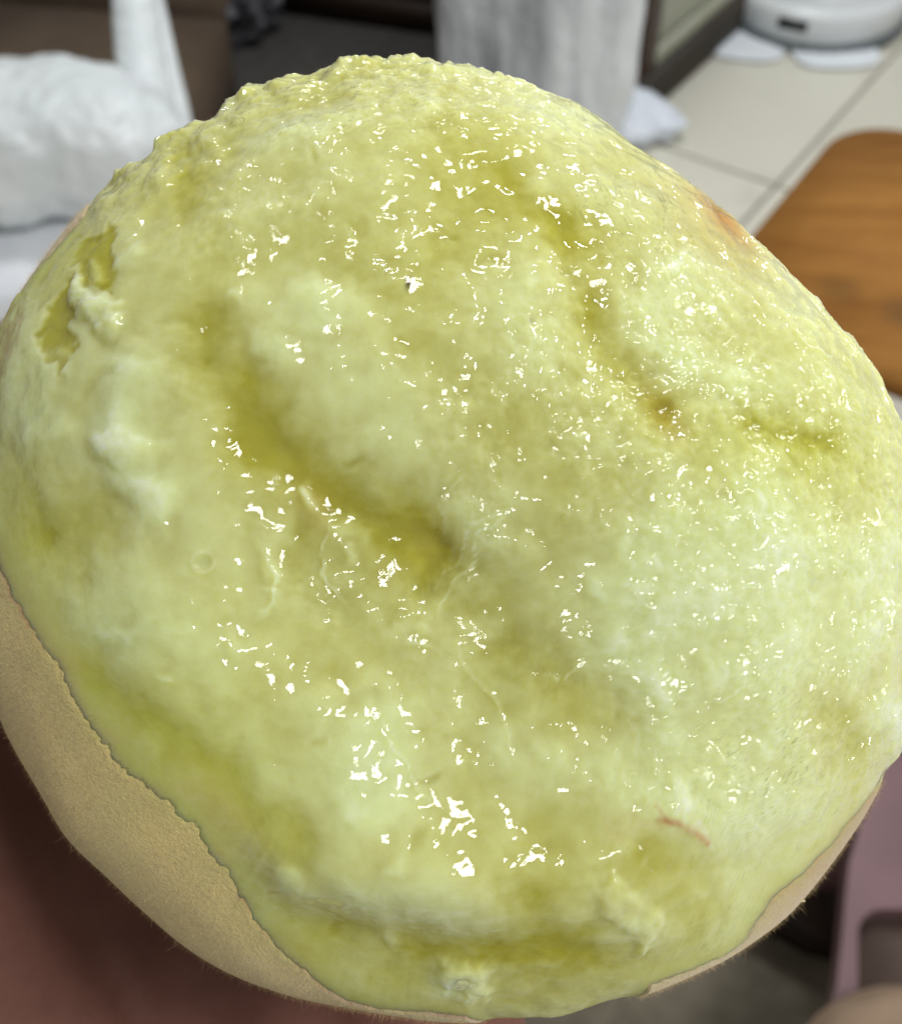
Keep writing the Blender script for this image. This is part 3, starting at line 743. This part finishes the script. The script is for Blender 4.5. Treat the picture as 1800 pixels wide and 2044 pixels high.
# loose bits of torn pulp clinging to the surface
bit_m, nt, b = mat('pulp_bit', (0.72,0.76,0.46), 0.4); t = NT(nt)
t.l(t.ramp(t.noise(500, 4, 0.6), [(0.3,(0.64,0.66,0.32)),(0.7,(0.74,0.79,0.50))]), b.inputs['Base Color'])
b.inputs['Specular IOR Level'].default_value = 0.0; b.inputs['Coat Weight'].default_value = 0.6; b.inputs['Coat IOR'].default_value = 1.4; b.inputs['Coat Roughness'].default_value = 0.08
t.l(t.bump(t.noise(900, 2, 0.5), 0.5, 0.0006), b.inputs['Coat Normal'])
DX, DY = project(pos); okv = th < 1.5
for k_, (x, y, rx, ry, rot, hh) in enumerate([(922,1962,40,32,10,6)]):
    i_ = np.argmin((DX-x)**2+(DY-y)**2+(~okv)*1e9)
    n_ = Vector(nrm[i_]); up_ = Vector((math.cos(R(-rot)), math.sin(R(-rot)), 0)); a1 = (up_-n_*up_.dot(n_)).normalized(); a2 = n_.cross(a1)
    s_ = DIST/FPX*0.8/1000
    blob('pulp_bit', bit_m, peach, [c/1000 for c in (pos[i_]-nrm[i_]*hh*0.012)], (a1, a2, n_), (rx*s_, ry*s_, hh*s_*0.8), 2.0, hh*s_*0.5, 0.0018, 40, 60, False, 3.1*k_)

# ---------------------------------------------------------------- skin
NT_ = 150
u = np.linspace(0, 1, NT_)**1.6
tbv = th_b
TH = tbv[:, None]-0.02+(np.pi+0.018-tbv[:, None])*u[None, :]
rad, zz = profile(TH, Req[:, None])
r1, z1 = profile(np.minimum(TH+.01, np.pi-.0005), Req[:, None]); r0, z0 = profile(TH-.01, Req[:, None])
tr_, tz_ = r1-r0, z1-z0; nl = np.hypot(tr_, tz_)+1e-9
C_, S_ = np.cos(phis)[:, None]*np.ones_like(TH), np.sin(phis)[:, None]*np.ones_like(TH)
SN = np.stack([-tz_/nl*C_, -tz_/nl*S_, tr_/nl], -1)
SP = np.stack([rad*C_, rad*S_, zz*np.ones_like(TH)], -1)
sh = fbm(SP.reshape(-1, 3), 12.0, 2, 1.0).reshape(NA, NT_)*0.5*(1-np.exp(-((TH-tbv[:, None])*36/5.0)**2))
lift = 0.05*np.exp(-((TH-tbv[:, None])*36/1.2)**2)*(0.5+1.6*fbm(edge_n, 6.0, 3, 70.0))[:, None]   # curling torn edge
S0 = SP+SN*(sh+0.06-0.27*(1-sstep(-0.72, 1.4, (TH-tbv[:, None])*36))+lift)[..., None]
lip1 = S0[:, :1]-SN[:, :1]*0.28
lip2 = SP[:, :1]-SN[:, :1]*1.6+np.stack([TH[:, :1]*0, TH[:, :1]*0, TH[:, :1]*0], -1)
ring = np.concatenate([lip2, lip1, S0], 1)
NR = NT_+2
v = ring.transpose(1, 0, 2).reshape(-1, 3)                  # rows = th, cols = phi
me = mesh_np('skin', v/1000, grid_faces(NR, NA, True))
dist_edge = np.concatenate([np.zeros((NA, 2)), (TH-tbv[:, None])*36], 1).T.ravel()
vp = v.copy(); sx, sy = project(vp)
blush = np.clip(np.exp(-((sx-1650)**2/300**2+(sy-1650)**2/330**2))*0.65+np.exp(-((sx-120)**2/160**2+(sy-560)**2/200**2))*0.9+np.exp(-((sx-1430)**2/90**2+(sy-430)**2/90**2))*1.0+0.12*np.exp(-((sx-700)**2/200**2+(sy-1990)**2/60**2)), 0, 1)
attr(me, 'rimline', np.exp(-np.maximum(dist_edge-0.75, 0)/0.35))
attr(me, 'edge', np.exp(-dist_edge/3.2)); attr(me, 'blush', blush)
sm, nt, b = mat('peach_skin', (0.5,0.36,0.19), 0.75); t = NT(nt)
col = t.ramp(t.noise(260, 4, 0.6), [(0.3,(0.74,0.56,0.195)),(0.7,(0.86,0.67,0.27))])
col = t.mix(t.math('MULTIPLY', t.ramp(t.noise(2300, 3, 0.7), [(0.48,(0,0,0)),(0.66,(1,1,1))]), 0.42), col, (0.36,0.23,0.085))
col = t.mix(t.math('MULTIPLY', t.ramp(t.noise(90, 3, 0.6), [(0.42,(0,0,0)),(0.66,(1,1,1))]), 0.4), col, (0.64,0.57,0.20))
col = t.mix(t.attr('blush'), col, (0.40,0.19,0.10))
col = t.mix(t.math('MULTIPLY', t.attr('edge'), t.ramp(t.noise(160, 4, 0.65), [(0.30,(0,0,0)),(0.60,(1,1,1))])), col, (0.50,0.46,0.14))
col = t.mix(t.math('MULTIPLY', t.attr('rimline'), t.ramp(t.noise(130, 3, 0.6), [(0.45,(0,0,0)),(0.6,(0.75,0.75,0.75))])), col, (0.40,0.19,0.085))
t.l(col, b.inputs['Base Color'])
b.inputs['Subsurface Weight'].default_value = 0.15
b.inputs['Subsurface Radius'].default_value = (1, 0.6, 0.3); b.inputs['Subsurface Scale'].default_value = 0.001
b.inputs['Specular IOR Level'].default_value = 0.15
b.inputs['Sheen Weight'].default_value = 0.5; b.inputs['Sheen Roughness'].default_value = 0.5
t.l(t.bump(t.noise(3400, 4, 0.7), 0.8, 0.00022), b.inputs['Normal'])
skin = link('skin', me, peach, sm)

# fuzz on the skin: short fine hairs
rg = np.random.default_rng(3)
NH = 90000
pk_ = rg.integers(0, NA, NH*3); tk = rg.integers(2, 95, NH*3)
ok = (TH[pk_, tk] < np.pi*0.66); pk_, tk = pk_[ok][:NH], tk[ok][:NH]
p0 = S0[pk_, tk]+rg.normal(0, 0.07, (len(pk_), 3)); nn = SN[pk_, tk]
p0 -= nn*((p0-S0[pk_, tk])*nn).sum(1)[:, None]
dirs = nn*0.8+rg.normal(0, 0.55, nn.shape); dirs /= np.linalg.norm(dirs, axis=1)[:, None]
ln = rg.gamma(4, 0.06, len(pk_))+0.08
ln = np.where(rg.random(len(pk_)) < 0.012, ln*2.4, ln)
sd = np.cross(dirs, rg.normal(0, 1, nn.shape)); sd /= np.linalg.norm(sd, axis=1)[:, None]
bend = np.cross(dirs, sd)*(ln*0.25)[:, None]
wd = 0.0045
V = np.stack([p0-nn*0.02-sd*wd, p0-nn*0.02+sd*wd, p0+dirs*(ln*0.55)[:, None]+bend*0.5+sd*wd*.7, p0+dirs*(ln*0.55)[:, None]+bend*0.5-sd*wd*.7, p0+dirs*ln[:, None]+bend*1.6+sd*wd*.2, p0+dirs*ln[:, None]+bend*1.6-sd*wd*.2], 1)
k6 = np.arange(len(pk_))[:, None]*6
Fz = np.concatenate([k6+np.array([0,1,2,3]), k6+np.array([3,2,4,5])], 0)
fz_m, nt, b = mat('fuzz_hair', (0.66,0.50,0.25), 0.6)
fz = link('fuzz', mesh_np('fuzz', V.reshape(-1, 3)/1000, Fz), skin, fz_m); fz['kind'] = 'stuff'

# torn skin strand sticking out at the lower right edge
def strand(name, pts, r0, m, parent):
    cu = bpy.data.curves.new(name, 'CURVE'); cu.dimensions = '3D'; cu.bevel_depth = r0; cu.bevel_resolution = 2
    s = cu.splines.new('BEZIER'); s.bezier_points.add(len(pts)-1)
    for k, p in enumerate(pts):
        bp_ = s.bezier_points[k]; bp_.co = p; bp_.handle_left_type = bp_.handle_right_type = 'AUTO'; bp_.radius = 1.0-0.6*k/(len(pts)-1)
    dg = bpy.data.objects.new(name+'_tmp', cu); sc.collection.objects.link(dg)
    me = bpy.data.meshes.new_from_object(dg.evaluated_get(bpy.context.evaluated_depsgraph_get()))
    bpy.data.objects.remove(dg); me.name = name
    return link(name, me, parent, m)
def loc_px(px, py, z):   # local metres
    d = DIST-z; return ((px-900)/FPX*d/1000-dx0/1000, -(py-1022)/FPX*d/1000-dy0/1000, z/1000)
str_m = simple('skin_strand', (0.62,0.50,0.28), (0.70,0.60,0.36), 300, 0.5)
strand('skin_strand', [loc_px(1538,1790,6.0), loc_px(1560,1783,6.4), loc_px(1578,1790,6.6), loc_px(1592,1799,6.4), loc_px(1606,1799,6.0)], 0.00016, str_m, skin)
strand('skin_strand', [loc_px(1522,1812,6.4), loc_px(1533,1795,6.8), loc_px(1552,1780,7.0)], 0.00014, str_m, skin)

# ================================================================== THE HAND behind the peach
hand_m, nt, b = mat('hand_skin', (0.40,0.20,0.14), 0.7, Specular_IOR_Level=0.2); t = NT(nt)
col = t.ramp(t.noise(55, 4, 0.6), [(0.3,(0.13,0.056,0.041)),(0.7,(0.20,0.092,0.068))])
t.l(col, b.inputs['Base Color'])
b.inputs['Subsurface Weight'].default_value = 0.25; b.inputs['Subsurface Radius'].default_value = (1, 0.35, 0.2); b.inputs['Subsurface Scale'].default_value = 0.003
t.l(t.bump(t.noise(420, 4, 0.6), 0.35, 0.0006), b.inputs['Normal'])
bm = bmesh.new()
def capsule(p0, p1, r0, r1, sc_=(1,1,1)):
    p0, p1 = Vector(p0), Vector(p1); n = max(3, int((p1-p0).length/ (min(r0, r1)*0.35)))
    for k in range(n+1):
        f_ = k/n
        r = r0+(r1-r0)*f_
        bmesh.ops.create_icosphere(bm, subdivisions=2, radius=r, matrix=Matrix.Translation(p0.lerp(p1, f_)))
def chain(pts, rs):
    for k in range(len(pts)-1): capsule(pts[k], pts[k+1], rs[k], rs[k+1])
wr = (-46,-112,-58)
chain([(-60,-330,-95), wr], [34, 25])
# palm: rays from the wrist to each knuckle
kn_ = {'i':(-62,2,-44), 'm':(-40,8,-52), 'r':(-20,4,-54), 'p':(-3,-10,-50)}
for k_, rr0 in (('i',14),('m',13.5),('r',13),('p',12)):
    x, y, z = kn_[k_]
    chain([(wr[0]+(x+32)*0.35, wr[1]+6, wr[2]+2), ((x+wr[0]+(x+32)*0.3)/2, (y+wr[1])/2+4, -50), kn_[k_]], [17, 15, rr0])
chain([(-16,-100,-54), (-5,-66,-48), (-2,-30,-47)], [14, 15, 13])          # little-finger side pad
chain([(-52,-100,-52), (-54,-66,-45), (-66,-40,-32)], [21, 24, 17])
chain([(-60,-110,-56), (-74,-70,-48), (-70,-30,-44)], [22, 20, 17])
chain([(-34,-100,-60), (-32,-60,-60), (-34,-20,-56)], [19, 19, 16])          # ball of the thumb
chain([(-74,-40,-30), (-67,-12,-17), (-53,12,-7), (-48.2,18,-4)], [13.5, 11, 9.6, 8.4])   # thumb
# fingers curl behind the fruit
chain([kn_['i'], (-44,22,-46), (-26,29,-40), (-16,30,-36)], [11, 9.4, 8.2, 7.2])
chain([kn_['m'], (-24,24,-50), (-8,30,-44), (2,30,-38)], [11, 9.6, 8.4, 7.4])
chain([kn_['r'], (-2,18,-52), (14,22,-44), (22,21,-37)], [10.5, 9.2, 8.1, 7.1])
chain([kn_['p'], (10,2,-50), (24,6,-43), (31,6,-36)], [9.5, 8.2, 7.2, 6.3])
for v in bm.verts: v.co *= 0.001
me = bpy.data.meshes.new('hand'); bm.to_mesh(me); bm.free()
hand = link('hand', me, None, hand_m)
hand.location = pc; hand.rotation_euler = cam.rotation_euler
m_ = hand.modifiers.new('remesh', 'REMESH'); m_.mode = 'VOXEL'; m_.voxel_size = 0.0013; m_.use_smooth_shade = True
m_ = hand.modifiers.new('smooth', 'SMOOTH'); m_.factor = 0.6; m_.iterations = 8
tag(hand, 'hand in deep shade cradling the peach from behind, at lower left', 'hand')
